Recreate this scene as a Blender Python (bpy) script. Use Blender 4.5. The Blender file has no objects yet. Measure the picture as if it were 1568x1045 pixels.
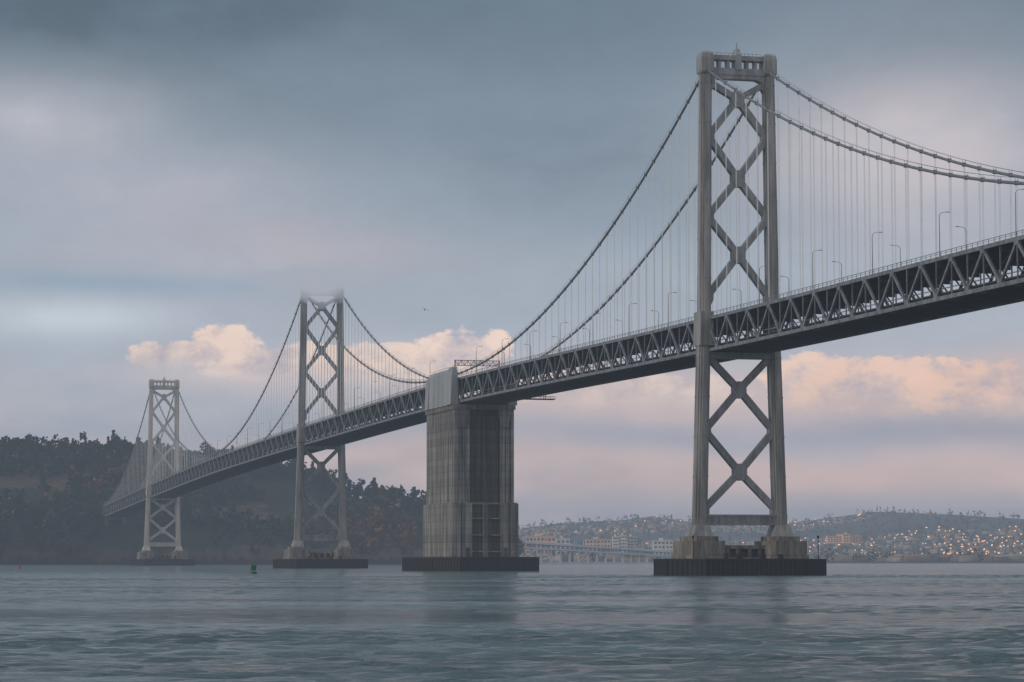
import bpy, math, random
import numpy as np
from mathutils import Vector
random.seed(7); rng=np.random.default_rng(7)
R=math.radians
F=4155.0; PITCH=R(4.60); CAMZ=5.0
def H(y,Y): return CAMZ+Y*math.tan(PITCH+math.atan((522.5-y)/F))
def Xof(x,Y): return (x-784)/F*Y
P3=(70.0,836.0); U=(-0.25,0.9682); N=(-0.9682,-0.25)
def B(t,n,z): return (P3[0]+t*U[0]+n*N[0], P3[1]+t*U[1]+n*N[1], z)
scene=bpy.context.scene
def s2l(c):
    o=[]
    for v in c:
        v=v/255.0
        o.append(v/12.92 if v<=0.04045 else ((v+0.055)/1.055)**2.4)
    return (o[0],o[1],o[2],1)
# ---------------------------------------------------------------- mesh builder
class MB:
    def __init__(s): s.v=[]; s.f=[]
    def hexa(s,p):
        b=len(s.v); s.v+=p
        for q in ((0,3,2,1),(4,5,6,7),(0,1,5,4),(1,2,6,5),(2,3,7,6),(3,0,4,7)):
            s.f.append(tuple(b+i for i in q))
    def beam(s,p,q,w,h,up=(0,0,1)):
        p=Vector(p);q=Vector(q);d=(q-p)
        if d.length<1e-6:return
        d.normalize();u=Vector(up)
        if abs(d.dot(u))>0.98:u=Vector((U[0],U[1],0))
        a=d.cross(u).normalized()*w/2; c=a.cross(d).normalized()*h/2
        s.hexa([tuple(x) for x in (p-a-c,p+a-c,p+a+c,p-a+c,q-a-c,q+a-c,q+a+c,q-a+c)])
    def bbox(s,t0,t1,n0,n1,z0,z1):   # box in bridge frame
        s.hexa([B(t0,n0,z0),B(t1,n0,z0),B(t1,n1,z0),B(t0,n1,z0),B(t0,n0,z1),B(t1,n0,z1),B(t1,n1,z1),B(t0,n1,z1)])
    def box(s,x0,x1,y0,y1,z0,z1):
        s.hexa([(x0,y0,z0),(x1,y0,z0),(x1,y1,z0),(x0,y1,z0),(x0,y0,z1),(x1,y0,z1),(x1,y1,z1),(x0,y1,z1)])
    def frus(s,tc,lv):  # levels (z,nc,tw,nw)
        b=len(s.v)
        for z,nc,tw,nw in lv:
            s.v+=[B(tc-tw/2,nc-nw/2,z),B(tc+tw/2,nc-nw/2,z),B(tc+tw/2,nc+nw/2,z),B(tc-tw/2,nc+nw/2,z)]
        for i in range(len(lv)-1):
            for k in range(4):
                a=b+i*4+k;c=b+i*4+(k+1)%4
                s.f.append((a,c,c+4,a+4))
        s.f.append((b+3,b+2,b+1,b)); e=b+(len(lv)-1)*4; s.f.append((e,e+1,e+2,e+3))
    def prism_t(s,poly,t0,t1): # poly in (n,z), extruded along t
        b=len(s.v);m=len(poly)
        s.v+=[B(t0,n,z) for n,z in poly]+[B(t1,n,z) for n,z in poly]
        s.f.append(tuple(b+i for i in range(m)));s.f.append(tuple(b+m+i for i in reversed(range(m))))
        for i in range(m):
            j=(i+1)%m; s.f.append((b+i,b+m+i,b+m+j,b+j))
    def prism_z(s,poly,z0,z1,tc=0): # poly in (t,n)
        b=len(s.v);m=len(poly)
        s.v+=[B(tc+t,n,z0) for t,n in poly]+[B(tc+t,n,z1) for t,n in poly]
        s.f.append(tuple(b+i for i in reversed(range(m))));s.f.append(tuple(b+m+i for i in range(m)))
        for i in range(m):
            j=(i+1)%m; s.f.append((b+i,b+j,b+m+j,b+m+i))
    def tube(s,pts,r,k=6):
        b=len(s.v)
        for i,p in enumerate(pts):
            p=Vector(p); d=(Vector(pts[min(i+1,len(pts)-1)])-Vector(pts[max(i-1,0)])).normalized()
            a=d.cross(Vector((0,0,1)))
            if a.length<1e-3:a=Vector((1,0,0))
            a.normalize(); c=a.cross(d)
            rr=r[i] if isinstance(r,(list,tuple)) else r
            for j in range(k):
                th=2*math.pi*j/k
                s.v.append(tuple(p+a*math.cos(th)*rr+c*math.sin(th)*rr))
        for i in range(len(pts)-1):
            for j in range(k):
                x=b+i*k+j;y=b+i*k+(j+1)%k
                s.f.append((x,y,y+k,x+k))
        s.f.append(tuple(b+j for j in reversed(range(k)))); e=b+(len(pts)-1)*k; s.f.append(tuple(e+j for j in range(k)))
    def mesh(s,name):
        me=bpy.data.meshes.new(name); me.from_pydata(s.v,[],s.f); me.update(); return me
    def obj(s,name,mat,parent=None,smooth=False):
        me=s.mesh(name); me.materials.append(mat)
        if smooth: me.polygons.foreach_set('use_smooth',[True]*len(me.polygons))
        o=bpy.data.objects.new(name,me); scene.collection.objects.link(o)
        if parent:o.parent=parent
        return o
def empty(name):
    o=bpy.data.objects.new(name,None); scene.collection.objects.link(o); return o
# ---------------------------------------------------------------- materials
def newmat(name):
    m=bpy.data.materials.new(name);m.use_nodes=True
    nt=m.node_tree; return m,nt,nt.nodes,nt.links,nt.nodes['Principled BSDF']
def stained(name,c1,c2,rough=0.6,scale=0.15,vstretch=0.15,metal=0.0,bump=0.0,lines=None,lo=.36,hi=.64,ld=.22,streak=0.0):
    m,nt,ns,lk,p=newmat(name)
    tc=ns.new('ShaderNodeTexCoord'); mp=ns.new('ShaderNodeMapping'); mp.inputs['Scale'].default_value=(1,1,vstretch)
    lk.new(tc.outputs['Object'],mp.inputs[0])
    nz=ns.new('ShaderNodeTexNoise'); nz.inputs['Scale'].default_value=scale; nz.inputs['Detail'].default_value=7; nz.inputs['Roughness'].default_value=0.68
    lk.new(mp.outputs[0],nz.inputs['Vector'])
    cr=ns.new('ShaderNodeValToRGB'); cr.color_ramp.elements[0].position=lo;cr.color_ramp.elements[1].position=hi
    cr.color_ramp.elements[0].color=(*c1,1);cr.color_ramp.elements[1].color=(*c2,1)
    lk.new(nz.outputs['Fac'],cr.inputs[0]); out=cr.outputs[0]
    if lines:
        sx=ns.new('ShaderNodeSeparateXYZ'); lk.new(tc.outputs['Object'],sx.inputs[0])
        d=ns.new('ShaderNodeMath');d.operation='DIVIDE';d.inputs[1].default_value=lines;lk.new(sx.outputs['Z'],d.inputs[0])
        fr=ns.new('ShaderNodeMath');fr.operation='FRACT';lk.new(d.outputs[0],fr.inputs[0])
        lt=ns.new('ShaderNodeMath');lt.operation='LESS_THAN';lt.inputs[1].default_value=0.12;lk.new(fr.outputs[0],lt.inputs[0])
        fl=ns.new('ShaderNodeMath');fl.operation='FLOOR';lk.new(d.outputs[0],fl.inputs[0])
        wn=ns.new('ShaderNodeTexWhiteNoise');wn.noise_dimensions='1D';lk.new(fl.outputs[0],wn.inputs['W'])
        ma=ns.new('ShaderNodeMath');ma.operation='MULTIPLY_ADD';ma.inputs[1].default_value=0.28;ma.inputs[2].default_value=0.84;lk.new(wn.outputs['Value'],ma.inputs[0])
        mb=ns.new('ShaderNodeMath');mb.operation='MULTIPLY_ADD';mb.inputs[1].default_value=-ld;lk.new(lt.outputs[0],mb.inputs[0]);lk.new(ma.outputs[0],mb.inputs[2])
        m3=ns.new('ShaderNodeMapping');m3.inputs['Scale'].default_value=(1,1,.03);lk.new(tc.outputs['Object'],m3.inputs[0])
        n3=ns.new('ShaderNodeTexNoise');n3.inputs['Scale'].default_value=.7;n3.inputs['Detail'].default_value=5;lk.new(m3.outputs[0],n3.inputs['Vector'])
        mr=ns.new('ShaderNodeMapRange');mr.inputs[1].default_value=.38;mr.inputs[2].default_value=.56;mr.inputs[3].default_value=1-streak;mr.inputs[4].default_value=1.08;lk.new(n3.outputs['Fac'],mr.inputs[0])
        mm=ns.new('ShaderNodeMath');mm.operation='MULTIPLY';lk.new(mb.outputs[0],mm.inputs[0]);lk.new(mr.outputs[0],mm.inputs[1])
        vm=ns.new('ShaderNodeVectorMath');vm.operation='SCALE';lk.new(out,vm.inputs[0]);lk.new(mm.outputs[0],vm.inputs['Scale']);out=vm.outputs[0]
    lk.new(out,p.inputs['Base Color']); p.inputs['Roughness'].default_value=rough;p.inputs['Metallic'].default_value=metal
    if bump:
        bp=ns.new('ShaderNodeBump');bp.inputs['Strength'].default_value=bump;bp.inputs['Distance'].default_value=0.5
        lk.new(nz.outputs['Fac'],bp.inputs['Height']);lk.new(bp.outputs[0],p.inputs['Normal'])
    return m
m_tower=stained('tower_paint',(0.12,0.118,0.115),(0.33,0.322,0.31),0.5,0.35,0.10)
m_tower_sunlit=stained('tower_paint_sunlit',(0.36,0.33,0.30),(0.54,0.50,0.45),0.5,0.3,0.12)  # sunlight on the far tower put into a paler, warmer base colour
m_brace=stained('brace_paint',(0.14,0.143,0.147),(0.30,0.303,0.305),0.5,0.4,0.3)
m_truss=stained('truss_paint',(0.08,0.09,0.105),(0.21,0.225,0.245),0.55,0.4,0.5)
m_under=stained('floor_steel',(0.014,0.016,0.02),(0.03,0.034,0.04),0.7,0.3,0.5)
m_slab=stained('road_slab',(0.025,0.025,0.028),(0.045,0.045,0.05),0.85,0.3,1)
m_cable=stained('cable_paint',(0.10,0.11,0.12),(0.17,0.18,0.195),0.55,0.5,1)
m_susp=stained('suspender_rope',(0.6,0.61,0.62),(0.7,0.71,0.72),0.5,0.5,1)
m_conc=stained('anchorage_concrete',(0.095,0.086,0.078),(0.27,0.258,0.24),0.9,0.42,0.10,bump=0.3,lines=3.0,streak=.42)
m_conc_shaded=stained('shaded_weathered_concrete',(0.035,0.03,0.027),(0.10,0.088,0.08),0.9,0.5,0.06,bump=0.3,lines=3.0,streak=.4)  # streaked concrete; shade of the recesses darkened into its base colour
m_concl=stained('pale_concrete',(0.19,0.205,0.22),(0.32,0.335,0.35),0.9,0.25,0.12,bump=0.2)
m_ped=stained('pedestal_concrete',(0.08,0.07,0.06),(0.24,0.22,0.195),0.9,0.5,0.15,bump=0.3)
m_fend=stained('fender_timber',(0.003,0.004,0.005),(0.011,0.012,0.014),0.8,0.6,0.3)
m_pole=stained('lamp_steel',(0.13,0.135,0.145),(0.2,0.205,0.21),0.5,0.5,1)
# ---------------------------------------------------------------- bridge
bridge=empty('suspension_bridge')
ZP=[(-704,71),(-352,77.8),(0,79.5),(354,82.3),(708,79.3),(1060,74.3),(1412,65.5),(1766,55.5),(1900,52)]
def zd(t):
    for i in range(len(ZP)-1):
        if t<=ZP[i+1][0] or i==len(ZP)-2:
            (a,za),(b,zb)=ZP[i],ZP[i+1]
            m0=(zb-ZP[i-1][1])/(b-ZP[i-1][0]) if i>0 else (zb-za)/(b-a)
            m1=(ZP[i+2][1]-za)/(ZP[i+2][0]-a) if i<len(ZP)-2 else (zb-za)/(b-a)
            s=(t-a)/(b-a);L=b-a
            return (2*s**3-3*s*s+1)*za+(s**3-2*s*s+s)*L*m0+(-2*s**3+3*s*s)*zb+(s**3-s*s)*L*m1
TD=10.8; NW=10.05
spans=[(-704,0,76),(0,354,38),(354,708,38),(708,1412,76),(1412,1766,38),(1766,1803,4)]
tr=MB();sl=MB();un=MB();rail=MB()
for a,b,k in spans:
    for i in range(k):
        t0=a+(b-a)*i/k;t1=a+(b-a)*(i+1)/k;z0=zd(t0);z1=zd(t1)
        for sg in (1,-1):
            n=sg*NW
            tr.beam(B(t0,n,z0-.5),B(t1,n,z1-.5),0.7,1.0)
            tr.beam(B(t0,n,z0-TD+.5),B(t1,n,z1-TD+.5),0.7,1.0)
            tr.beam(B(t0,n,z0-1),B(t0,n,z0-TD+1),0.3,0.3)
            if i%2==0: tr.beam(B(t0,n,z0-1),B(t1,n,z1-TD+1),0.55,0.72)
            else: tr.beam(B(t0,n,z0-TD+1),B(t1,n,z1-1),0.56,0.72)
            if i%2==1: tr.beam(B(t0-1.2,n,z0-TD+1.1),B(t0+1.2,n,z0-TD+1.1),0.78,1.5)
            else: tr.beam(B(t0-1.2,n,z0-1.2),B(t0+1.2,n,z0-1.2),0.78,1.4)
            rail.beam(B(t0,n+sg*.1,z0+1.15),B(t1,n+sg*.1,z1+1.15),0.12,0.14)
            rail.beam(B(t0,n+sg*.1,z0+.65),B(t1,n+sg*.1,z1+.65),0.07,0.08)
            for q in range(3):
                tt=t0+(t1-t0)*q/3; rail.beam(B(tt,n+sg*.1,zd(tt)+0),B(tt,n+sg*.1,zd(tt)+1.1),0.12,0.12)
            rail.beam(B(t0,n-sg*.9,z0-TD+3.0),B(t1,n-sg*.9,z1-TD+3.0),0.1,0.25)
        sl.hexa([B(t0,-9.6,z0-.6),B(t1,-9.6,z1-.6),B(t1,9.6,z1-.6),B(t0,9.6,z0-.6),B(t0,-9.6,z0-.1),B(t1,-9.6,z1-.1),B(t1,9.6,z1-.1),B(t0,9.6,z0-.1)])
        zl0=z0-TD+1.6;zl1=z1-TD+1.6
        sl.hexa([B(t0,-9.5,zl0),B(t1,-9.5,zl1),B(t1,9.5,zl1),B(t0,9.5,zl0),B(t0,-9.5,zl0+.4),B(t1,-9.5,zl1+.4),B(t1,9.5,zl1+.4),B(t0,9.5,zl0+.4)])
        un.beam(B(t0,-9.7,z0-1.6),B(t0,9.7,z0-1.6),0.4,1.9)
        un.beam(B(t0,-9.7,zl0-.75),B(t0,9.7,zl0-.75),0.4,1.45)
        for nn in (-6.5,-3.2,0,3.2,6.5):
            un.beam(B(t0,nn,zl0-.3),B(t1,nn,zl1-.3),0.25,0.55)
            un.beam(B(t0,nn,z0-1.0),B(t1,nn,z1-1.0),0.25,0.8)
        for sg in (1,-1): un.beam(B(t0,sg*9.7,z0-5.5),B(t0,sg*7.2,z0-2.3),0.3,0.35)
        if i%2==0: un.beam(B(t0,-9.7,zl0-1.2),B(t1,9.7,zl1-1.2),0.3,0.3)
        else: un.beam(B(t0,9.7,zl0-1.2),B(t1,-9.7,zl1-1.2),0.3,0.3)
tr.obj('stiffening_truss',m_truss,bridge); sl.obj('road_decks',m_slab,bridge); un.obj('floor_beams',m_under,bridge); rail.obj('deck_railing',m_pole,bridge)
# cables
ca=MB();su=MB();cb=MB()
def cable(a,za,b,zb,sag,k):
    for sg in (1,-1):
        pts=[]
        for i in range(k*2+1):
            s=i/(k*2);t=a+(b-a)*s
            z=za+(zb-za)*s-4*sag*s*(1-s); pts.append(B(t,sg*NW,z))
            if i%2==0 and 0<i<2*k:
                zz=zd(t)
                if z-zz>1.5:
                    for dt in (-.3,.3):
                        su.tube([B(t+dt,sg*NW,zz-.3),B(t+dt,sg*NW,z)],0.06,4)
                cb.beam(B(t-.3,sg*NW,z),B(t+.3,sg*NW,z),0.94,1.0)
                cb.beam(B(t,sg*NW-.35,z),B(t,sg*NW-.35,z+1.25),.07,.07);cb.beam(B(t,sg*NW+.35,z),B(t,sg*NW+.35,z+1.25),.07,.07)
        ca.tube(pts,0.40,8)
        for off in (-.35,.35):
            ca.tube([(p[0]+N[0]*off,p[1]+N[1]*off,p[2]+1.25) for p in pts],0.04,4)
def sag_for(za,zb,mid): return (za+zb)/2-mid
cable(-704,148,0,157,sag_for(148,157,79.6),76)
cable(0,157,345,84,18.6,38)
cable(363,84,708,156.5,18.6,38)
cable(708,156.5,1412,146,sag_for(156.5,146,76.5),76)
cable(1412,146,1766,57,18,38)
ca.obj('main_cables',m_cable,bridge,True); su.obj('suspender_ropes',m_susp,bridge); cb.obj('cable_bands',m_cable,bridge)
# towers
def tower(t0,zt,name,mleg,mbr):
    d=zd(t0); zb=12.0
    legs=MB();br=MB();ped=MB();fe=MB()
    def hw(z):
        if z>=d: return 11.2+(10.2-11.2)*(z-d)/(zt-d)
        return 13.1+(11.2-13.1)*(z-zb)/(d-zb)
    def lw(z): return 3.9-0.6*(z-zb)/(zt-zb)
    def ld(z): return 6.6-1.8*(z-zb)/(zt-zb)
    zs=[zb,(zb+d)/2,d,(d+zt)/2,zt-.8]
    for sg in (1,-1):
        legs.frus(t0,[(z,sg*hw(z),ld(z),lw(z)*.42) for z in zs])
        legs.frus(t0,[(z,sg*hw(z),ld(z)*.52,lw(z)) for z in zs])
        legs.frus(t0,[(z,sg*hw(z),ld(z)*.80,lw(z)*.76) for z in zs])
        z=zb+6
        while z<zt-6:
            legs.frus(t0,[(z,sg*hw(z),ld(z)*.52+.16,lw(z)+.16),(z+.5,sg*hw(z),ld(z)*.52+.16,lw(z)+.16)])
            legs.frus(t0,[(z,sg*hw(z),ld(z)+.16,lw(z)*.42+.16),(z+.5,sg*hw(z),ld(z)+.16,lw(z)*.42+.16)])
            z+=12.2
        legs.frus(t0,[(zb,sg*hw(zb),9.0,6.0),(zb+.9,sg*hw(zb),8.6,5.6),(zb+3.5,sg*hw(zb+3.5),7.0,4.2)])
        legs.frus(t0,[(zt-6,sg*10.3,5.0,3.5),(zt-5.4,sg*10.3,5.5,4.0),(zt-1.2,sg*10.3,5.5,4.0),(zt+.2,sg*10.3,5.0,3.5),(zt+.9,sg*10.3,3.6,2.4)])
        legs.frus(t0,[(d-9,sg*hw(d-9),6.9,4.2),(d+1.5,sg*hw(d),6.9,4.2)])
        br.prism_t([(sg*8.6,zt-9.5),(sg*7.4,zt-8.5),(sg*8.6,zt-7.0)],t0-1.0,t0+1.0)
    br.bbox(t0-1.7,t0+1.7,-8.6,8.6,zt-1.6,zt-.1)
    br.bbox(t0-1.7,t0+1.7,-8.6,8.6,zt-6.2,zt-4.1)
    br.prism_t([(-8.7,zt-6.1),(-8.7,zt-9.2),(-7.4,zt-8.1),(-6,zt-7.5),(6,zt-7.5),(7.4,zt-8.1),(8.7,zt-9.2),(8.7,zt-6.1)],t0-1.5,t0+1.5)
    for c,w in ((-5.9,.42),(-3.1,.42),(0,.95),(3.1,.42),(5.9,.42)):
        br.bbox(t0-1.2,t0+1.2,c-w,c+w,zt-4.3,zt-1.4)
    br.frus(t0,[(zt-4.6,0,4.0,2.0),(zt+.4,0,4.0,2.0),(zt+.9,0,3.0,1.5),(zt+2.2,0,2.0,1.1),(zt+2.6,0,.4,.3),(zt+4.2,0,.25,.2)])
    br.bbox(t0-.06,t0+.06,-8,8,zt+.85,zt+.95)
    for k in range(-6,7): br.bbox(t0-.05,t0+.05,k*1.3-.05,k*1.3+.05,zt-.15,zt+.9)
    def X(z0,zc,z1,a=1.9):
        def inn(z): return hw(z)-1.0
        def mem(n0,za,n1,zb_,dep):
            v=Vector((n1-n0,zb_-za));v.normalize();pn=Vector((-v.y,v.x))*a/2
            br.prism_t([(n0+pn.x,za+pn.y),(n1+pn.x,zb_+pn.y),(n1-pn.x,zb_-pn.y),(n0-pn.x,za-pn.y)],t0-dep,t0+dep)
        mem(-inn(z0),z0,0,zc,1.20);mem(inn(z0),z0,0,zc,1.16)
        mem(0,zc,-inn(z1),z1,1.18);mem(0,zc,inn(z1),z1,1.14)
        g=2.1
        br.prism_t([(-g,zc-1.1),(-.9,zc-2.6),(.9,zc-2.6),(g,zc-1.1),(g,zc+1.1),(.9,zc+2.6),(-.9,zc+2.6),(-g,zc+1.1)],t0-1.32,t0+1.32)
        for s1 in (1,-1):
            for q,zz in enumerate((z0,z1)):
                i0=inn(zz); e=.01*q
                br.prism_t([(s1*(i0+.5),zz-3.0),(s1*(i0-.8),zz-2.7),(s1*(i0-1.7),zz-1.0),(s1*(i0-1.7),zz+1.0),(s1*(i0-.8),zz+2.7),(s1*(i0+.5),zz+3.0)],t0-1.28-e,t0+1.28+e)
    X(zt-8.5,zt-13.6,zt-25.6)
    X(zt-25.62,zt-38.6,zt-50.6)
    X(zt-50.62,zt-62.4,max(zt-75.5,d-6))
    zz1=44.5 if d>75 else 38
    X(d-TD-1.0,(d-TD-1+zz1)/2+1,zz1)
    X(zz1-.02,(zz1+19)/2,20.0)
    br.bbox(t0-1.9,t0+1.9,-10.3,10.3,d-TD-2.0,d-TD-.2)
    br.bbox(t0-2.0,t0+2.0,-11.3,11.3,15.4,16.0);br.bbox(t0-1.7,t0+1.7,-11.3,11.3,16.0,18.1);br.bbox(t0-2.0,t0+2.0,-11.3,11.3,18.1,18.7)
    for k in range(-4,5): br.bbox(t0-1.95,t0+1.95,k*2.3-.12,k*2.3+.12,16.01,18.09)
    for sg in (1,-1):
        c=sg*13.2
        def octa(h,q): return [(-h,c-q+2),(-h+2,c-q),(h-2,c-q),(h,c-q+2),(h,c+q-2),(h-2,c+q),(-h+2,c+q),(-h,c+q-2)]
        ped.prism_z(octa(8.6,6.9),3,6.2,t0);ped.prism_z(octa(8.1,6.4),6.2,10.6,t0);ped.prism_z(octa(6.4,4.8),10.6,12.0,t0)
    ped.bbox(t0-5,t0+5,-7.2,7.2,3,5.6); ped.bbox(t0-4,t0+4,-7.2,7.2,8.2,9.3)
    for k in (-5.2,-1.9,1.9,5.2): ped.bbox(t0-3.9,t0+3.9,k-.55,k+.55,5.6,8.2)
    ped.bbox(t0-1,t0+1,-7,7,5.6,8.2)
    a,bq,c1,c2=15.5,25.5,9.0,9.5
    poly=[(-a,-bq+c2),(-a+c1,-bq),(a-c1,-bq),(a,-bq+c2),(a,bq-c2),(a-c1,bq),(-a+c1,bq),(-a,bq-c2)]
    fe.prism_z(poly,-2,4.6,t0)
    pl=[(x*1.015,y*1.01) for x,y in poly]; fe.prism_z(pl,4.6,5.2,t0)
    for i in range(8):
        p=Vector(poly[i]);q=Vector(poly[(i+1)%8]);L=(q-p).length;m=int(L/1.5)
        for k in range(m+1):
            r=p+(q-p)*(k/m); fe.tube([B(t0+r.x,r.y,-2),B(t0+r.x,r.y,4.6)],0.26,5)
    for (tt,nn) in ((-12,19),(-12,-21)):
        fe.tube([B(t0+tt,nn,5),B(t0+tt,nn,11.3)],0.13,5); fe.frus(t0+tt,[(11.3,nn,.5,.5),(12.2,nn,.5,.5)])
    for k in range(-8,9):
        fe.tube([B(t0-a+.8,k*1.9,5.2),B(t0-a+.8,k*1.9,6.3)],0.05,4)
    fe.tube([B(t0-a+.8,-15.2,6.3),B(t0-a+.8,15.2,6.3)],0.05,4)
    for k in (-9.5,-4,3.5,8): fe.bbox(t0-12.5,t0-11.2,k,k+.9+random.random(),5.2,6.4+random.random())
    e=empty(name);e.parent=bridge
    legs.obj(name+'_legs',mleg,e);br.obj(name+'_bracing',mbr,e);ped.obj(name+'_pedestal',m_ped,e);fe.obj(name+'_fender',m_fend,e)
tower(0,161.3,'tower_a',m_tower,m_brace);tower(708,160.6,'tower_b',m_tower,m_brace);tower(1412,150.0,'tower_c',m_tower_sunlit,m_tower_sunlit);tower(-704,152,'tower_d',m_tower,m_brace)
# ---------------------------------------------------------------- centre anchorage
an=MB();al=MB();af=MB();ag=MB();ar=MB()
T0,T1=327,381
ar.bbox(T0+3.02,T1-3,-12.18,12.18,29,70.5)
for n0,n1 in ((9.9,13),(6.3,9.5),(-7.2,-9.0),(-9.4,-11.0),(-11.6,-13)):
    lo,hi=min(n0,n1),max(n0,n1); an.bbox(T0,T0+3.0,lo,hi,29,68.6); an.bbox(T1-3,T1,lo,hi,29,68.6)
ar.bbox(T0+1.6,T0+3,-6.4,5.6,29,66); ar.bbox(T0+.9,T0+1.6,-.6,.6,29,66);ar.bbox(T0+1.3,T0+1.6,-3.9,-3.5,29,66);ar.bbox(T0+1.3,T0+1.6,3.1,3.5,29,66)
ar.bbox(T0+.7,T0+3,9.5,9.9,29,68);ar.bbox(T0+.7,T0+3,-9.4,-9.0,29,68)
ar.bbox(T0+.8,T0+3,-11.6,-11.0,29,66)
for sg in (1,-1):
    for k in range(6):
        ta=T0+3.05+k*8.0; lo,hi=sorted((sg*12.2,sg*(13.0 if k%2 else 12.85))); an.bbox(ta+.02,ta+7.88,lo,hi,29,68.6)
an.bbox(T0-.6,T1+.6,-13.6,13.6,68.6,70.6)
ar.bbox(T0-.5,T1+.5,-13.4,13.4,2,28.2)
for n0,n1 in ((10.6,14.4),(5.8,10.2),(-.9,.9),(-10.4,-6.8),(-14.4,-10.8)): an.bbox(T0-2.2,T0-.5,n0,n1,2,28.6)
for k in range(7):
    ta=T0-.45+k*7.9
    for sg in (1,-1):
        lo,hi=sorted((sg*13.4,sg*14.4)); an.bbox(ta+.05,ta+7.7,lo,hi,2,28.6)
for k,z in enumerate((8,15,22)):
    an.bbox(T0-2.0,T0-.5,-6.8,-.9,z,z+.5); an.bbox(T0-2.0,T0-.5,.9,5.8,z,z+.5)
an.bbox(T0-1.4,T1+1.4,-14.0,14.0,28.2,29.0)
for n in (9.5,-9.0): an.prism_t([(n-3.2,68.5),(n-1.4,61),(n+1.4,61),(n+3.2,68.5)],T0-.35,T0-.02)
ar.bbox(T0-2.35,T0-2.2,7,8.6,6,10);ar.bbox(T0-2.35,T0-2.2,-9.4,-8,6,10)
for k in range(12): ar.tube([B(T0-6,-11+k*2,6),B(T0-6,-11+k*2,7.2)],.06,4)
ar.tube([B(T0-6,-11,7.2),B(T0-6,11,7.2)],.06,4)
for sg in (1,-1):
    c=sg*12.3
    al.frus((T0+T1)/2-1,[(70.6,c,50,3.6),(81,c,46,3.2),(84.6,c,42,2.8),(86.0,c,40,2.0)])
    al.frus(T0+5,[(70.6,sg*13.0,9,3.2),(83,sg*12.8,8,2.6),(86.6,sg*12.6,6,2.0)])
    al.frus(T1-6,[(70.6,sg*13.0,7,3.2),(84,sg*12.8,6,2.6)])
    for k in range(10): al.tube([B(T0+12+k*3.4,sg*12.3,85.8),B(T0+12+k*3.4,sg*12.3,87.2)],.06,4)
    al.tube([B(T0+12,sg*12.3,87.2),B(T0+43,sg*12.3,87.2)],.06,4)
an_e=empty('anchorage');an_e.parent=bridge
an.obj('anchorage_shaft',m_conc,an_e);ar.obj('anchorage_recess',m_conc_shaded,an_e);al.obj('anchorage_housing',m_concl,an_e)
a,bq,c1,c2=42,23,12,9
poly=[(-a,-bq+c2),(-a+c1,-bq),(a-c1,-bq),(a,-bq+c2),(a,bq-c2),(a-c1,bq),(-a+c1,bq),(-a,bq-c2)]
af.prism_z(poly,-2,5.2,354);af.prism_z([(x*1.01,y*1.015) for x,y in poly],5.2,6.0,354)
for i in range(8):
    p=Vector(poly[i]);q=Vector(poly[(i+1)%8]);L=(q-p).length;m=int(L/1.6)
    for k in range(m+1):
        r=p+(q-p)*(k/m); af.tube([B(354+r.x,r.y,-2),B(354+r.x,r.y,5.2)],0.28,5)
af.obj('anchorage_fender',m_fend,an_e)
gz=zd(340)
for n in (-9.8,9.8):
    for dt in (-.6,.6): ag.tube([B(340+dt,n,gz-.2),B(340+dt,n,gz+8)],0.16,5)
for dz in (5.8,8.0):
    for dt in (-.6,.6): ag.beam(B(340+dt,-10,gz+dz),B(340+dt,10,gz+dz),0.18,0.22)
for k in range(14):
    n0=-9.8+k*1.4
    for dt in (-.6,.6): ag.beam(B(340+dt,n0,gz+(5.8 if k%2 else 8)),B(340+dt,n0+1.4,gz+(8 if k%2 else 5.8)),0.12,0.14); ag.beam(B(340+dt,n0,gz+5.8),B(340+dt,n0,gz+8),0.1,0.1)
ag.obj('sign_gantry',m_pole)
mt=MB(); TT=262; zz=zd(TT)-TD
for dt in (-1.5,1.5):
    mt.beam(B(TT+dt,-13,zz-1.9),B(TT+dt,1,zz-1.9),0.3,0.35);mt.beam(B(TT+dt,-13,zz-.8),B(TT+dt,1,zz-.8),0.12,0.12)
    for k in range(8): mt.beam(B(TT+dt,-13+k*2,zz-1.9),B(TT+dt,-13+k*2,zz-.8),0.12,0.12)
    for n in (-9,-1): mt.beam(B(TT+dt,n,zz-1.9),B(TT+dt,n,zz+.3),0.25,0.25)
mt.bbox(TT-1.4,TT+1.4,-13,1,zz-1.75,zz-1.65)
mt.obj('maintenance_platform',m_under)
vb=MB()
for t in (1766,1790):
    z=zd(t)-TD-.6
    for n in (-8,8): vb.frus(t,[(0,n,6,4.4),(z-2,n,4.6,3.4)])
    vb.bbox(t-2.4,t+2.4,-10.5,10.5,z-2,z+.4); vb.bbox(t-1.5,t+1.5,-7,7,z-16,z-13.5)
vb.obj('viaduct_bents',m_ped,bridge)
# street lamps
lm=MB()
lm.tube([(0,0,0),(0,0,1),(0,0,5),(0,0,10.6)],[0.17,0.14,0.12,0.085],6)
lm.tube([(0,0,10.4),(.3,0,10.95),(1.0,0,11.25),(2.3,0,11.35)],[0.08,0.07,0.065,0.06],6)
lm.hexa([(2.0,-.16,11.22),(3.0,-.12,11.3),(3.0,.12,11.3),(2.0,.16,11.22),(2.0,-.12,11.46),(2.95,-.06,11.42),(2.95,.06,11.42),(2.0,.12,11.46)])
lme=lm.mesh('street_lamp');lme.materials.append(m_pole)
ang=math.atan2(N[1],N[0])
for sg,off in ((1,-177),(-1,-150)):
    t=off-43.6*3
    while t<1720:
        if abs(t-354)>24 and min(abs(t-q) for q in (0,708,1412))>6:
            o=bpy.data.objects.new('street_lamp',lme);scene.collection.objects.link(o)
            o.location=B(t,sg*9.55,zd(t)-.1); o.rotation_euler=(0,0,ang+(math.pi if sg>0 else 0))
        t+=43.6
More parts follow.
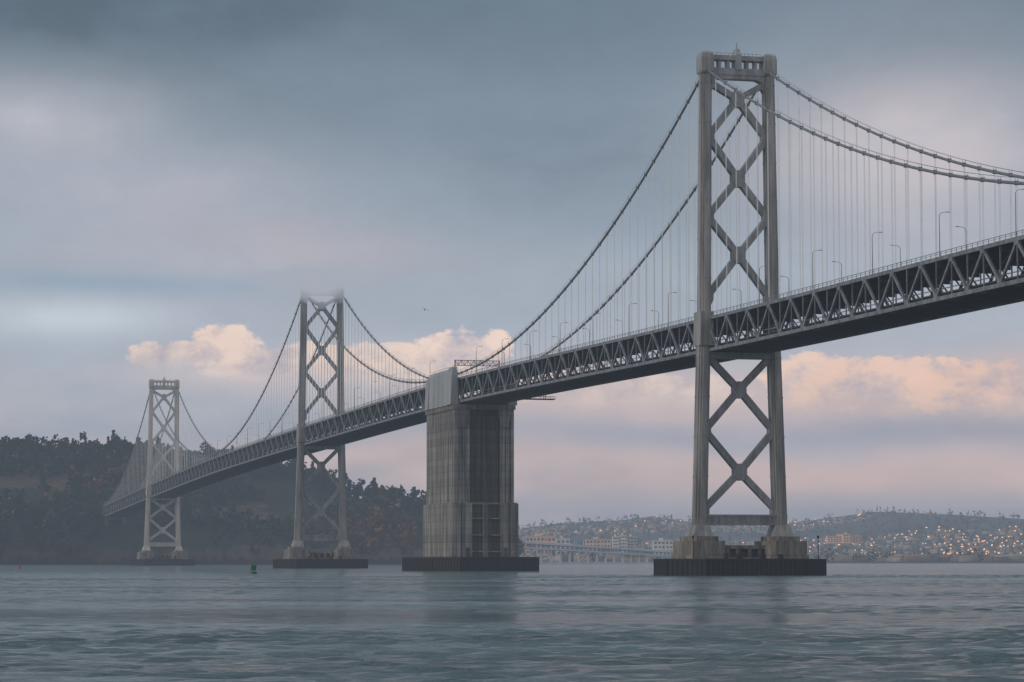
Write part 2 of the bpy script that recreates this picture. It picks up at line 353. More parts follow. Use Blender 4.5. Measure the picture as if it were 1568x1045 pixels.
# ---------------------------------------------------------------- vertex coloured material
def vcol_mat(name,rough=0.9,noise=0.5,scale=0.05):
    m,nt,ns,lk,p=newmat(name)
    at=ns.new('ShaderNodeAttribute');at.attribute_name='Col'
    tc=ns.new('ShaderNodeTexCoord');nz=ns.new('ShaderNodeTexNoise');nz.inputs['Scale'].default_value=scale;nz.inputs['Detail'].default_value=6
    lk.new(tc.outputs['Object'],nz.inputs['Vector'])
    ma=ns.new('ShaderNodeMath');ma.operation='MULTIPLY_ADD';ma.inputs[1].default_value=noise*2;ma.inputs[2].default_value=1-noise;lk.new(nz.outputs['Fac'],ma.inputs[0])
    vm=ns.new('ShaderNodeVectorMath');vm.operation='SCALE';lk.new(at.outputs['Color'],vm.inputs[0]);lk.new(ma.outputs[0],vm.inputs['Scale'])
    lk.new(vm.outputs[0],p.inputs['Base Color']);p.inputs['Roughness'].default_value=rough;p.inputs['Specular IOR Level'].default_value=0.1
    return m
def np_obj(name,V,Fc,C,mat,parent=None,smooth=False):
    me=bpy.data.meshes.new(name);n=len(V);k=Fc.shape[1];m=len(Fc)
    me.vertices.add(n);me.vertices.foreach_set('co',V.astype(np.float32).ravel())
    me.loops.add(m*k);me.loops.foreach_set('vertex_index',Fc.astype(np.int32).ravel())
    me.polygons.add(m);me.polygons.foreach_set('loop_start',np.arange(0,m*k,k,dtype=np.int32))
    me.update(calc_edges=True)
    if smooth: me.polygons.foreach_set('use_smooth',np.ones(m,dtype=bool))
    if C is not None:
        ca_=me.color_attributes.new('Col','FLOAT_COLOR','POINT')
        ca_.data.foreach_set('color',np.concatenate([C,np.ones((n,1))],1).astype(np.float32).ravel())
    me.materials.append(mat);o=bpy.data.objects.new(name,me);scene.collection.objects.link(o)
    if parent:o.parent=parent
    return o
def vnoise(x,y,seed=0):
    r=np.zeros_like(x,dtype=float)
    rs=np.random.default_rng(seed)
    for k in range(7):
        f=2.0**k; a=0.55**k
        for j in range(3):
            th=rs.uniform(0,6.28);ph=rs.uniform(0,6.28)
            r+=a*np.sin((x*np.cos(th)+y*np.sin(th))*f+ph)/3
    return r
# ---------------------------------------------------------------- island
RX=[-500,-200,0,60,110,150,175,210,260,330,370,400,450,500,560,600,650,700,780,800,812]
RY=[668,670,676,680,684,684,680,686,694,692,702,712,718,731,747,754,770,792,817,838,866]
def island_z(x,Y):
    xp=784+x*F/2750.0
    yr=np.interp(xp,RX,RY)
    hr=np.maximum(5+2750*(857-yr)/F-13,0.0)
    sh=np.interp(xp,[-500,0,150,300,450,600,760,812],[2380,2420,2470,2480,2510,2560,2640,2720])
    sh=sh+14*vnoise(x/90,Y*0,3)
    s=(Y-sh)
    rise=np.clip(s/(2760-sh),0,1)
    prof=np.clip(s/12,0,1)*0.10+0.9*(rise**0.85)
    back=np.clip((Y-2800)/500,0,1)
    z=hr*prof*(1-back**1.5)+4.5*vnoise(x/45,Y/45,5)*np.clip(s/40,0,1)*np.clip(hr/40,0,1)
    z=z+1.8*vnoise(x/9,Y/9,6)*np.clip(s/6,0,1)*np.clip(1-s/60,0,1)
    dx=x-P3[0];dy=Y-P3[1];t=dx*U[0]+dy*U[1];n=dx*N[0]+dy*N[1]
    m=np.clip((t-1772)/22,0,1)*np.clip((60-np.abs(n))/28,0,1)*np.clip((2000-t)/60,0,1)
    z=np.where(m>0,np.maximum(z,z*(1-m)+m*59),z)
    return np.where((s<0)|(hr<=0),-4,z)
gx=np.linspace(-1500,40,520);gy=np.linspace(2360,3350,240)
GX,GY=np.meshgrid(gx,gy);GZ=island_z(GX,GY)
V=np.stack([GX,GY,GZ],-1).reshape(-1,3)
w=len(gx);ii=np.arange((len(gy)-1)*w).reshape(len(gy)-1,w)[:,:-1].ravel()
Fc=np.stack([ii,ii+1,ii+1+w,ii+w],1)
nn=vnoise(V[:,0]/60,V[:,1]/60,9)[:,None]
C=np.where(V[:,2:3]<6,np.array([[0.022,0.02,0.019]]),np.where(V[:,2:3]<15,np.array([[0.07,0.046,0.035]]),np.where(nn>.25,np.array([[0.06,0.048,0.034]]),np.array([[0.018,0.026,0.021]]))))*(1+0.35*nn)
C=np.clip(C,0.01,1)
np_obj('island_hill',V,Fc,C,vcol_mat('island_soil',0.95,0.7,0.12))
def forest(name,pts,mat,leaves=46,size=(7,13),colf=None,con=0.2):
    VV=[];CC=[]
    for (x,y,z) in pts:
        h=random.uniform(*size)*random.choice((0.7,0.9,1.0,1.0,1.25));r=h*random.uniform(.32,.5);conif=random.random()<con
        base=colf(x,y,z)
        n=leaves
        u=rng.normal(size=(n,3));u/=np.linalg.norm(u,axis=1)[:,None]
        kc=5;cc=rng.normal(size=(kc,3))*np.array([r*.5,r*.5,h*.2])+np.array([0,0,h*.62]);idx=rng.integers(0,kc,n)
        rad=rng.uniform(.6,1,n)[:,None]
        c=cc[idx]+u*rad*np.array([r*.5,r*.5,h*.22])
        if conif:
            zz=rng.uniform(0.12,1,n);rr=(1-zz)**.8*r*.75*rng.uniform(.5,1,n);th=rng.uniform(0,6.28,n)
            c=np.stack([rr*np.cos(th),rr*np.sin(th),zz*h*1.35],1)
        c+=np.array([x,y,z])
        s=rng.uniform(.55,1.25,n)[:,None]*h*(0.11 if n<80 else .07)
        a=rng.normal(size=(n,3));a/=np.linalg.norm(a,axis=1)[:,None]
        b=np.cross(a,rng.normal(size=(n,3)));b/=np.linalg.norm(b,axis=1)[:,None]
        q=np.stack([c-a*s-b*s*.6,c+a*s-b*s,c+a*s*.8+b*s,c-a*s+b*s*.7],1)
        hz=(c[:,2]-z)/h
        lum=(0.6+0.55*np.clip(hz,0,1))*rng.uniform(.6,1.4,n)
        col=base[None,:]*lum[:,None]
        tw=h*.022
        tq=np.array([[[x-tw,y,z-1],[x+tw,y,z-1],[x+tw*.5,y,z+h*.7],[x-tw*.5,y,z+h*.7]],[[x,y-tw,z-1],[x,y+tw,z-1],[x,y+tw*.5,z+h*.7],[x,y-tw*.5,z+h*.7]]])
        q=np.concatenate([q,tq]);col=np.concatenate([col,np.array([[.04,.033,.028]]*2)])
        VV.append(q.reshape(-1,3));CC.append(np.repeat(col,4,0))
    V=np.concatenate(VV);C=np.concatenate(CC);Fq=np.arange(len(V)).reshape(-1,4)
    return np_obj(name,V,Fq,C,mat)
def isl_col(x,y,z):
    g=vnoise(np.array([x/80]),np.array([y/80]),21)[0]+random.gauss(0,.3)
    low=max(0,1-z/42)
    if g+low*1.0>1.0: b=np.array([0.115,0.052,0.03])*random.uniform(.5,1.4)
    elif g+low*.4>0.55: b=np.array([0.062,0.056,0.028])*random.uniform(.6,1.5)
    else: b=np.array([0.014,0.034,0.027])*random.uniform(.5,1.8)
    return b
N1=9000
ax=rng.uniform(-900,15,N1);ay=rng.uniform(2400,2860,N1);azz=island_z(ax,ay)
dx=ax-P3[0];dy=ay-P3[1];at_=dx*U[0]+dy*U[1];an_=dx*N[0]+dy*N[1]
ok=(azz>7)&~((np.abs(an_)<17)&(at_<1800))&~((azz<20)&(rng.random(N1)<.4))&~((vnoise(ax/35,ay/35,33)<-.4)&(azz<85))
pts=[(x,y,z-.5) for x,y,z in zip(ax[ok],ay[ok],azz[ok])][:3900]
m_leaf=vcol_mat('foliage',0.85,0.35,0.05)
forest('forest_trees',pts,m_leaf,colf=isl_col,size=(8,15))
rp=[]
cl=vnoise(np.arange(-560,0,5.0)/14,np.zeros(112),51)
for x,c_ in zip(np.arange(-560,0,5.0),cl):
    y=2765+random.uniform(-18,25);xx=x+random.uniform(-3,3)
    z=float(island_z(np.array([xx]),np.array([y]))[0])
    if z>6 and c_>-.35: rp.append((xx,y,z-.5))
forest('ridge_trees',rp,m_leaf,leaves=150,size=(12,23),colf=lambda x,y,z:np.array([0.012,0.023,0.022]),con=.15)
# ---------------------------------------------------------------- east bay shore, hills and city
def ebz(x,Y):
    xp=784+x*F/6300.0
    yr=np.interp(xp,[-600,700,790,850,950,1000,1060,1150,1250,1340,1450,1568,1900],[815,812,812,803,798,792,802,806,800,786,790,797,790])
    hr=5+6300*(857-yr)/F
    s=np.clip((Y-4300)/2000,0,1)
    z=2+hr*(s**1.25)+7*vnoise(x/260,Y/260,13)*np.clip(s*3,0,1)*np.clip(1-s,0.25,1)
    return np.where(Y<3420+60*vnoise(x/300,x*0,4),-3,z)
gx=np.linspace(-1800,3200,260);gy=np.linspace(3300,7200,160)
GX,GY=np.meshgrid(gx,gy);V=np.stack([GX,GY,ebz(GX,GY)],-1).reshape(-1,3);w=len(gx)
ii=np.arange((len(gy)-1)*w).reshape(len(gy)-1,w)[:,:-1].ravel();Fc=np.stack([ii,ii+1,ii+1+w,ii+w],1)
C=np.clip(np.array([[0.055,0.06,0.06]])*(1+.35*vnoise(V[:,0]/200,V[:,1]/200,2)[:,None]),.01,1)
np_obj('distant_hills',V,Fc,C,vcol_mat('hill_scrub',0.95,.5,.01))
cv=[];cc=[];lv=[]
def addbox(L,x,y,z,wx,wy,h):
    L.append(np.array([[x-wx,y-wy,z-3],[x+wx,y-wy,z-3],[x+wx,y+wy,z-3],[x-wx,y+wy,z-3],[x-wx,y-wy,z+h],[x+wx,y-wy,z+h],[x+wx,y+wy,z+h],[x-wx,y+wy,z+h]]))
pal=[(.34,.30,.27),(.27,.24,.22),(.42,.36,.3),(.24,.17,.13),(.30,.25,.21),(.14,.14,.14),(.42,.29,.2)]
M_=5600
cY=rng.uniform(3520,6250,M_);cX=rng.uniform(-.02,.21,M_)*cY;cZ=ebz(cX,cY);cD=vnoise(cX/150,cY/220,77)
for x,Y,z,d in zip(cX,cY,cZ,cD):
    if d<-.2 or z<0: continue
    big=Y<4300
    wx=random.uniform(5,22) if big else random.uniform(3,6)
    h=random.uniform(4,10) if big else random.uniform(2.5,5.5)
    addbox(cv,x,Y,z,wx,random.uniform(4,9),h)
    c=np.array(random.choice(pal))*random.uniform(.5,1.1);cc.append(np.repeat(c[None],8,0))
    if random.random()<((0.24 if d>.15 else .08) if x/Y>.10 else .03) and Y>3900:
        s_=random.choice((.6,.8,1.0,1.4));addbox(lv,x+random.uniform(-9,9),Y-10,z+random.uniform(5,8),s_*1.2,.8,s_)
qf=np.array([(0,3,2,1),(4,5,6,7),(0,1,5,4),(1,2,6,5),(2,3,7,6),(3,0,4,7)])
def boxes(name,L,Cc,mat):
    V=np.concatenate(L);Fq=(qf[None]+8*np.arange(len(L))[:,None,None]).reshape(-1,4)
    return np_obj(name,V,Fq,np.concatenate(Cc) if Cc else None,mat)
city=empty('distant_city')
boxes('houses',cv,cc,vcol_mat('house_walls',.8,.2,.02)).parent=city
for a in lv: a[:4,2]=a[4:,2]-2.0
m_lit,nt,ns,lk,p=newmat('warm_lamplight');p.inputs['Base Color'].default_value=(.8,.5,.3,1);p.inputs['Emission Color'].default_value=(1,.45,.20,1);p.inputs['Emission Strength'].default_value=1.4
boxes('town_lights',lv,None,m_lit).parent=city
tY=rng.uniform(3480,6400,2300);tX=rng.uniform(-.03,.22,2300)*tY;tZ=ebz(tX,tY)
forest('distant_trees',[(x,y,z) for x,y,z in zip(tX,tY,tZ) if z>0],m_leaf,leaves=14,size=(7,12),colf=lambda x,y,z:np.array([0.03,0.038,0.036]))
m_wall=stained('white_render',(.5,.48,.45),(.64,.61,.57),.8,.05,1);m_glass=stained('window_glass',(.05,.06,.07),(.1,.11,.12),.2,.1,1)
def building(name,x0,x1,Y,ytop,storeys,depth=30,mat=None,z0=None):
    X0,X1=Xof(x0,Y),Xof(x1,Y);g=z0 if z0 is not None else max(float(ebz(np.array([X0]),np.array([Y]))[0]),1);zt=CAMZ+Y*(857-ytop)/F
    e=empty(name);b=MB();b.box(X0,X1,Y,Y+depth,g-2,zt);b.box(X0-.6,X1+.6,Y-.6,Y+depth+.6,zt,zt+.8);b.box(X0+(X1-X0)*.3,X0+(X1-X0)*.5,Y+5,Y+15,zt+.8,zt+4);b.obj('walls',mat or m_wall,e)
    wn_=MB();sh=(zt-g)/storeys;nw=max(3,int((X1-X0)/5))
    for i in range(storeys):
        for k in range(nw):
            xx=X0+(X1-X0)*(k+.5)/nw;ww=(X1-X0)/nw*.3
            wn_.box(xx-ww,xx+ww,Y-.25,Y+.1,g+sh*(i+.3),g+sh*(i+.75))
    wn_.obj('windows',m_glass,e)
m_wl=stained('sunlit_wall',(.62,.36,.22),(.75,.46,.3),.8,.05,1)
building('apartment_building',938,948,3700,823,8);building('apartment_building',949,959,3700,821,8);building('apartment_building',960,974,3720,823,8);building('warehouse',1000,1030,3650,829,5)
building('office_building',1306,1346,3600,850,3);building('warehouse',1352,1420,3560,857,2);building('warehouse',1226,1262,3600,856,2);building('warehouse',1440,1500,3620,858,2);building('office_building',1515,1560,3600,856,2)
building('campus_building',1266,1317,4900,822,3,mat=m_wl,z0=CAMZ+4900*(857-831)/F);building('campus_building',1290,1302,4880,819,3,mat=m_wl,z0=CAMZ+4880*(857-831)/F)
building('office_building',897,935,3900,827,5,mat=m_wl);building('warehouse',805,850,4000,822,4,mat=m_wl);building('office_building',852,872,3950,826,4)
# distant viaduct
dv=MB()
pa=Vector((Xof(790,2950),2950,CAMZ+2950*(857-831)/F));pb=Vector((Xof(1060,4000)*.82,3500,CAMZ+3500*(857-847)/F))
n=38
for i in range(n):
    a=pa.lerp(pb,i/n);b=pa.lerp(pb,(i+1)/n)
    dv.beam(a,b,14,2.2); dv.beam(a+Vector((0,0,-5.5)),b+Vector((0,0,-5.5)),12,1.6); dv.beam(a,b+Vector((0,0,-5.5)),.8,.9);dv.beam(a+Vector((0,0,-5.5)),b,.8,.9)
    if i%2==0:
        for s in (-5,5): dv.beam((a.x+s,a.y,-1),(a.x+s,a.y,a.z-5),1.8,2.2)
        dv.beam((a.x,a.y,-1),(a.x,a.y,2),14,5)
for i in range(0,n,2):
    a=pa.lerp(pb,i/n); dv.tube([(a.x,a.y,a.z),(a.x,a.y,a.z+8)],.25,4)
dv.obj('viaduct_bridge',stained('viaduct_concrete',(.46,.48,.51),(.58,.60,.64),.9,.05,1))
# ---------------------------------------------------------------- buoys, bird
def paint(name,c,r=.5):
    return stained(name,tuple(v*.7 for v in c),c,r,1.5,.4)
mg=paint('green_buoy_paint',(.005,.15,.07));mr=paint('red_buoy_paint',(.35,.04,.02))
def buoy(x,y,mat,s=1.0,can=True):
    b=MB()
    b.tube([(0,0,-.6),(0,0,.1),(0,0,.75),(0,0,.95)],[1.1,1.25,1.25,.9],14)
    for i in range(4):
        th=i*math.pi/2+.78;b.beam((math.cos(th)*.95,math.sin(th)*.95,.9),(math.cos(th)*.42,math.sin(th)*.42,3.1),.12,.12)
    for z,r in ((1.6,.8),(2.4,.6)): 
        for i in range(4):
            th=i*math.pi/2+.78;t2=th+math.pi/2;b.beam((math.cos(th)*r,math.sin(th)*r,z),(math.cos(t2)*r,math.sin(t2)*r,z),.08,.08)
    if can: b.box(-.95,.95,-.06,.06,1.3,3.1);b.box(-.06,.06,-.95,.95,1.3,3.1)
    else: b.tube([(0,0,1.3),(0,0,3.1)],[.9,.1],10)
    b.tube([(0,0,3.1),(0,0,3.3),(0,0,3.7)],[.35,.25,.2],8)
    o=b.obj('navigation_buoy',mat);o.location=(x,y,0);o.scale=(s,s,s);o.rotation_euler=(.03,.07,.5)
buoy(Xof(389,930),930,mg,1.0);buoy(Xof(32,1500),1500,mr,.7,False)
bd=MB()
bd.tube([(0,-.3,0),(0,-.18,.02),(0,0,.03),(0,.15,.02),(0,.32,0)],[.02,.06,.08,.06,.015],8)
for s in (1,-1):
    b0=len(bd.v);bd.v+=[(0,-.1,.05),(0,.1,.05),(s*.32,-.12,.22),(s*.32,.04,.22),(s*.72,-.0,.12),(s*.7,.05,.12)]
    bd.f+=[(b0,b0+1,b0+3,b0+2),(b0+2,b0+3,b0+5,b0+4)]
o=bd.obj('seagull',paint('gull_feathers',(.12,.12,.13)));o.location=(Xof(650,420),420,H(475,420));o.rotation_euler=(.1,.25,.6)
# ---------------------------------------------------------------- water
m,nt,ns,lk,p=newmat('bay_water')
p.inputs['IOR'].default_value=1.33;p.inputs['Roughness'].default_value=.12
tc=ns.new('ShaderNodeTexCoord')
def nz(sx,sy,detail,rough=.6,rot=0.0,dist=0):
    mp=ns.new('ShaderNodeMapping');mp.inputs['Scale'].default_value=(sx,sy,1);mp.inputs['Rotation'].default_value=(0,0,rot);lk.new(tc.outputs['Object'],mp.inputs[0])
    t=ns.new('ShaderNodeTexNoise');t.inputs['Scale'].default_value=1;t.inputs['Detail'].default_value=detail;t.inputs['Roughness'].default_value=rough;t.inputs['Distortion'].default_value=dist;lk.new(mp.outputs[0],t.inputs['Vector']);return t.outputs['Fac']
def mth(op,a,b=None,c=None):
    q=ns.new('ShaderNodeMath');q.operation=op
    for i,v in enumerate((a,b,c)):
        if v is None:continue
        if isinstance(v,(int,float)):q.inputs[i].default_value=v
        else:lk.new(v,q.inputs[i])
    return q.outputs[0]
n1=nz(.55,1.0,5,.68,.1,.3);n2=nz(.10,.22,2,.5,-.12);patch=nz(.004,.028,4,.6,.04)
hgt=mth('ADD',mth('MULTIPLY',n1,2.0),mth('MULTIPLY',n2,3.0))
bp=ns.new('ShaderNodeBump');bp.inputs['Distance'].default_value=1.0;lk.new(hgt,bp.inputs['Height'])
st=mth('MULTIPLY_ADD',patch,2.2,-.35);st=mth('MAXIMUM',st,.25);lk.new(st,bp.inputs['Strength']);lk.new(bp.outputs[0],p.inputs['Normal'])
cr=ns.new('ShaderNodeValToRGB');cr.color_ramp.elements[0].position=.38;cr.color_ramp.elements[1].position=.62
cr.color_ramp.elements[0].color=(.085,.13,.14,1);cr.color_ramp.elements[1].color=(.055,.10,.11,1);lk.new(patch,cr.inputs[0]);lk.new(cr.outputs[0],p.inputs['Base Color'])
x0,x1,y0,y1=-230.0,230.0,60.0,1010.0
gx=np.arange(x0,x1+.1,.7);gx[-1]=x1;gy=np.arange(y0,y1+.1,.8);gy[-1]=y1;GX,GY=np.meshgrid(gx,gy)
Z=np.zeros_like(GX);rw=np.random.default_rng(5)
for k in range(40):
    lam=rw.uniform(1.7,3.4) if k%4 else rw.uniform(3.4,7)
    th=rw.normal(1.75,.6);kk=2*np.pi/lam;ph=rw.uniform(0,6.28);am=lam*.0046
    u=np.sin(kk*(GX*np.cos(th)+GY*np.sin(th))+ph+.8*np.sin(GX/37+GY/53+k));Z+=am*u
gust=.68+.6*np.clip(vnoise(GX/110,GY/34,61),-.8,1)
ed=np.minimum.reduce([GX-x0,x1-GX,GY-y0,y1-GY]);fade=np.clip(ed/50,0,1)
Z=Z*gust*fade
Vg=np.stack([GX,GY,Z],-1).reshape(-1,3);w=len(gx);ii=np.arange((len(gy)-1)*w).reshape(len(gy)-1,w)[:,:-1].ravel();Fg=np.stack([ii,ii+1,ii+1+w,ii+w],1)
nb=len(Vg);X_=[-9000,x0,x1,9000];Y_=[-600,y0,y1,9000]
Ve=np.array([[a,b,0] for b in Y_ for a in X_],dtype=float);Fe=[]
for j in range(3):
    for i in range(3):
        if i==1 and j==1: continue
        q=nb+j*4+i;Fe.append([q,q+1,q+5,q+4])
np_obj('water',np.concatenate([Vg,Ve]),np.concatenate([Fg,np.array(Fe)]),None,m,smooth=True)
# ---------------------------------------------------------------- thin aerial haze + a patch of fog
def hazemat(name,dens,colr):
    hm=bpy.data.materials.new(name);hm.use_nodes=True;t=hm.node_tree;t.nodes.clear()
    va=t.nodes.new('ShaderNodeVolumeAbsorption');va.inputs['Color'].default_value=(0,0,0,1);va.inputs['Density'].default_value=dens
    em=t.nodes.new('ShaderNodeEmission');em.inputs['Color'].default_value=s2l(colr);em.inputs['Strength'].default_value=dens  # volume glows by itself, in place of the skylight it would scatter
    ad=t.nodes.new('ShaderNodeAddShader');mo=t.nodes.new('ShaderNodeOutputMaterial')
    t.links.new(va.outputs[0],ad.inputs[0]);t.links.new(em.outputs[0],ad.inputs[1]);t.links.new(ad.outputs[0],mo.inputs['Volume'])
    return hm
hz=MB();hz.box(-4500,4500,-500,7600,-3,420);hz.obj('sea_haze',hazemat('sea_haze',0.00010,(140,152,168)))
fogE=empty('fog_bank');fm=hazemat('fog_bank',.030,(170,175,186))
bpy.ops.mesh.primitive_ico_sphere_add(subdivisions=4,radius=1.0);f0=bpy.context.object;fme=f0.data;fme.materials.append(fm)
for v_ in fme.vertices:
    c_=v_.co.copy();v_.co*=1+.16*math.sin(3.1*c_.x+1.3)*math.sin(2.7*c_.y+.4)+.12*math.sin(5.3*c_.x+4.1*c_.z)
fme.polygons.foreach_set('use_smooth',[True]*len(fme.polygons))
fx,fy=P3[0]+708*U[0],P3[1]+708*U[1]
for k,(dx,dy,z,sx_,sy_,sz_) in enumerate(((0,-30,160,30,22,7),(-9,-26,158,19,16,7.5),(9,-28,159,19,16,7),(2,-22,161,42,14,5),(-20,-18,160,22,12,6),(22,-18,161,20,12,5.5),(0,-24,157,22,18,9),(3,-22,155,18,12,10))):
    o=f0 if k==0 else bpy.data.objects.new('puff',fme)
    if k: scene.collection.objects.link(o)
    o.name='puff';o.location=(fx+dx,fy+dy,z);o.scale=(sx_,sy_,sz_);o.rotation_euler=(0,0,.15*k);o.parent=fogE
# ---------------------------------------------------------------- world
wd=bpy.data.worlds.new('World');scene.world=wd;wd.use_nodes=True;nt=wd.node_tree;ns=nt.nodes;lk=nt.links;ns.clear()
S=Vector((-.88,-.36,.28)).normalized()
sky=ns.new('ShaderNodeTexSky');sky.sky_type='NISHITA';sky.sun_disc=False;sky.sun_elevation=math.asin(S.z);sky.sun_rotation=math.atan2(S.x,S.y)
tc=ns.new('ShaderNodeTexCoord');sx=ns.new('ShaderNodeSeparateXYZ');lk.new(tc.outputs['Generated'],sx.inputs[0])
az=mth('MULTIPLY',mth('ARCTAN2',sx.outputs[0],sx.outputs[1]),41.55)
el=mth('MULTIPLY',mth('ARCSINE',sx.outputs[2]),41.55)
def cn(kx,ky,scale,detail,rough=.55,off=0.0,dist=0.0):
    cb_=ns.new('ShaderNodeCombineXYZ');lk.new(mth('MULTIPLY',az,kx),cb_.inputs[0]);lk.new(mth('MULTIPLY',el,ky),cb_.inputs[1]);cb_.inputs[2].default_value=off
    t=ns.new('ShaderNodeTexNoise');t.inputs['Scale'].default_value=scale;t.inputs['Detail'].default_value=detail;t.inputs['Roughness'].default_value=rough;t.inputs['Distortion'].default_value=dist;lk.new(cb_.outputs[0],t.inputs['Vector']);return t.outputs['Fac']
big=cn(.5,1.0,.4,3,.5,3.1,.3);med=cn(.5,1.2,.8,5,.52,7.7,.15);fine=cn(.9,1.3,1.7,8,.62,1.3,.15)
elw=mth('ADD',el,mth('MULTIPLY',mth('SUBTRACT',big,.5),2.0)); elw=mth('ADD',elw,mth('MULTIPLY',mth('SUBTRACT',med,.5),1.0))
cr=ns.new('ShaderNodeValToRGB');r=cr.color_ramp;r.interpolation='EASE'
stops=[(0,(160,155,163)),(.7,(172,162,168)),(1.25,(214,186,179)),(1.9,(176,170,180)),(2.5,(210,188,185)),(3.2,(176,181,192)),(4.2,(162,170,182)),(5.5,(140,152,165)),(7,(120,134,147)),(8.6,(96,113,127)),(10,(116,132,145))]
while len(r.elements)<len(stops): r.elements.new(.5)
for e_,(q,c) in zip(r.elements,stops): e_.position=q/10;e_.color=s2l(c)
lk.new(mth('DIVIDE',elw,10.0),cr.inputs[0]);col=cr.outputs[0]
def mixc(fac,a,c):
    q=ns.new('ShaderNodeMix');q.data_type='RGBA';lk.new(fac,q.inputs[0]);lk.new(a,q.inputs[6])
    if isinstance(c,tuple):q.inputs[7].default_value=c
    else: lk.new(c,q.inputs[7])
    return q.outputs[2]
def sq(a): return mth('MULTIPLY',a,a)
def gauss(x,y,sxx,syy):
    p0=(x-784)/100;q0=(857-y)/100
    return mth('ADD',sq(mth('MULTIPLY',mth('SUBTRACT',az,p0),100/sxx)),sq(mth('MULTIPLY',mth('SUBTRACT',el,q0),100/syy)))
def blob(x,y,sxx,syy,c,st,nzs=1.0):
    global col
    d=mth('ADD',gauss(x,y,sxx,syy),mth('MULTIPLY',mth('SUBTRACT',med,.5),nzs*2.4))
    g_=mth('MULTIPLY',mth('EXPONENT',mth('MULTIPLY',d,-1.0)),st)
    g_=mth('MINIMUM',g_,.95)
    col=mixc(g_,col,s2l(c))
blob(60,20,480,140,(72,89,101),.85)
blob(820,220,340,110,(112,127,142),.7)
blob(40,195,200,70,(186,185,193),.85)
blob(200,310,330,80,(178,178,189),.7)
blob(420,390,260,50,(190,179,184),.6)
blob(180,440,280,18,(142,162,180),.8,.6)
blob(110,495,150,30,(210,219,227),.9,.6)
blob(1400,240,230,120,(210,197,199),.85,.7)
blob(1350,30,280,80,(126,135,148),.6)
blob(330,620,330,40,(166,180,193),.65)
blob(60,600,200,60,(162,177,190),.6)
blob(600,565,190,32,(222,202,199),.8,.7)
blob(400,575,200,24,(226,204,199),.7,.7)
blob(1380,600,340,42,(232,192,176),.9,.6)
blob(1330,665,420,20,(158,153,167),.8,.5)
blob(1330,735,420,24,(220,184,171),.75,.5)
blob(930,605,200,36,(226,196,186),.85,.5)
blob(1300,795,600,20,(140,142,155),.6,.5)
def cumulus(x,y,sxx,syy,st=1.0,c1=(254,222,200),c2=(192,176,183)):
    global col
    d=gauss(x,y,sxx,syy)
    s=mth('ADD',mth('SUBTRACT',1.0,d),mth('MULTIPLY',mth('SUBTRACT',fine,.5),3.4))
    q=ns.new('ShaderNodeMapRange');q.interpolation_type='SMOOTHSTEP';q.inputs[1].default_value=0;q.inputs[2].default_value=.42;lk.new(s,q.inputs[0])
    bt=ns.new('ShaderNodeMapRange');bt.interpolation_type='SMOOTHSTEP';bt.inputs[1].default_value=(857-y-syy*1.1)/100;bt.inputs[2].default_value=(857-y+syy*.2)/100;lk.new(el,bt.inputs[0])
    f=mth('MULTIPLY',mth('MULTIPLY',q.outputs[0],bt.outputs[0]),st)
    sh=mth('MULTIPLY_ADD',mth('SUBTRACT',.52,fine),4.0,.22)
    q2=ns.new('ShaderNodeMix');q2.data_type='RGBA';q2.clamp_factor=True;lk.new(sh,q2.inputs[0]);q2.inputs[6].default_value=s2l(c1);q2.inputs[7].default_value=s2l(c2)
    col=mixc(f,col,q2.outputs[2])
cumulus(270,548,90,24,.9);cumulus(345,542,60,44,.97);cumulus(440,560,130,34,.9);cumulus(580,560,120,34,.75)
cumulus(715,550,85,50,.97);cumulus(640,568,100,36,.85)
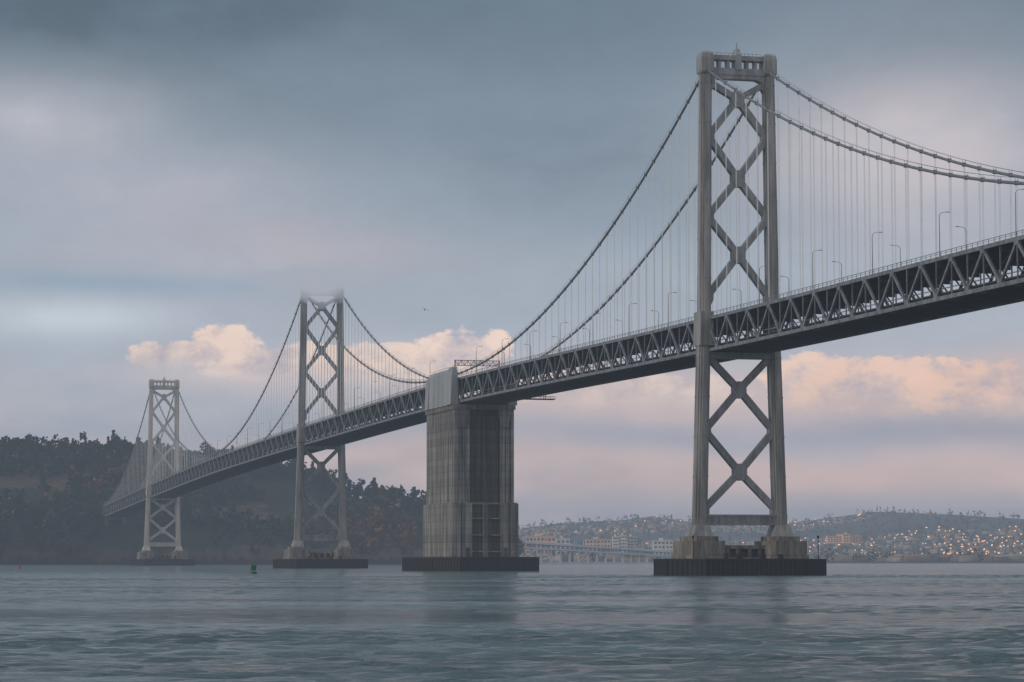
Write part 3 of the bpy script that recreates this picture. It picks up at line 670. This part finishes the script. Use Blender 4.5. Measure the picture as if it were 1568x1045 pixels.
cumulus(1250,590,90,48,.97,(255,214,188));cumulus(1370,598,160,50,.95,(254,208,180));cumulus(1540,606,160,50,.95,(255,206,176));cumulus(960,600,200,32,.7)
wm=mth('MULTIPLY_ADD',mth('SUBTRACT',fine,.5),.18,1.0);wm=mth('ADD',wm,mth('MULTIPLY',mth('SUBTRACT',med,.5),.34))
vm=ns.new('ShaderNodeVectorMath');vm.operation='SCALE';lk.new(col,vm.inputs[0]);lk.new(wm,vm.inputs['Scale']);col=vm.outputs[0]
up=ns.new('ShaderNodeMapRange');up.interpolation_type='SMOOTHSTEP';up.inputs[1].default_value=9;up.inputs[2].default_value=26;lk.new(el,up.inputs[0])
col=mixc(up.outputs[0],col,s2l((188,200,210)))
bk=ns.new('ShaderNodeMapRange');bk.interpolation_type='SMOOTHSTEP';bk.inputs[1].default_value=.3;bk.inputs[2].default_value=-.6;lk.new(sx.outputs[1],bk.inputs[0])
col=mixc(bk.outputs[0],col,s2l((180,181,186)))
b1=ns.new('ShaderNodeBackground');b1.inputs[1].default_value=.1;lk.new(sky.outputs[0],b1.inputs[0])
b2=ns.new('ShaderNodeBackground');b2.inputs[1].default_value=1.17;lk.new(col,b2.inputs[0])
mx=ns.new('ShaderNodeMixShader');mx.inputs[0].default_value=.95;lk.new(b1.outputs[0],mx.inputs[1]);lk.new(b2.outputs[0],mx.inputs[2])
wo=ns.new('ShaderNodeOutputWorld');lk.new(mx.outputs[0],wo.inputs[0])
# ---------------------------------------------------------------- sun, camera
sd=bpy.data.lights.new('sun','SUN');sd.energy=1.25;sd.angle=R(12);sd.color=(1,.87,.74)
so=bpy.data.objects.new('sun',sd);scene.collection.objects.link(so);so.rotation_euler=(-S).to_track_quat('-Z','Y').to_euler()
cd=bpy.data.cameras.new('camera');cd.sensor_width=36;cd.lens=F/1568*36;cd.clip_start=1;cd.clip_end=30000
co=bpy.data.objects.new('camera',cd);scene.collection.objects.link(co);co.location=(0,0,CAMZ);co.rotation_euler=(math.pi/2+PITCH,0,0)
scene.camera=co
scene.view_settings.view_transform='Standard';scene.view_settings.look='None';scene.view_settings.exposure=0
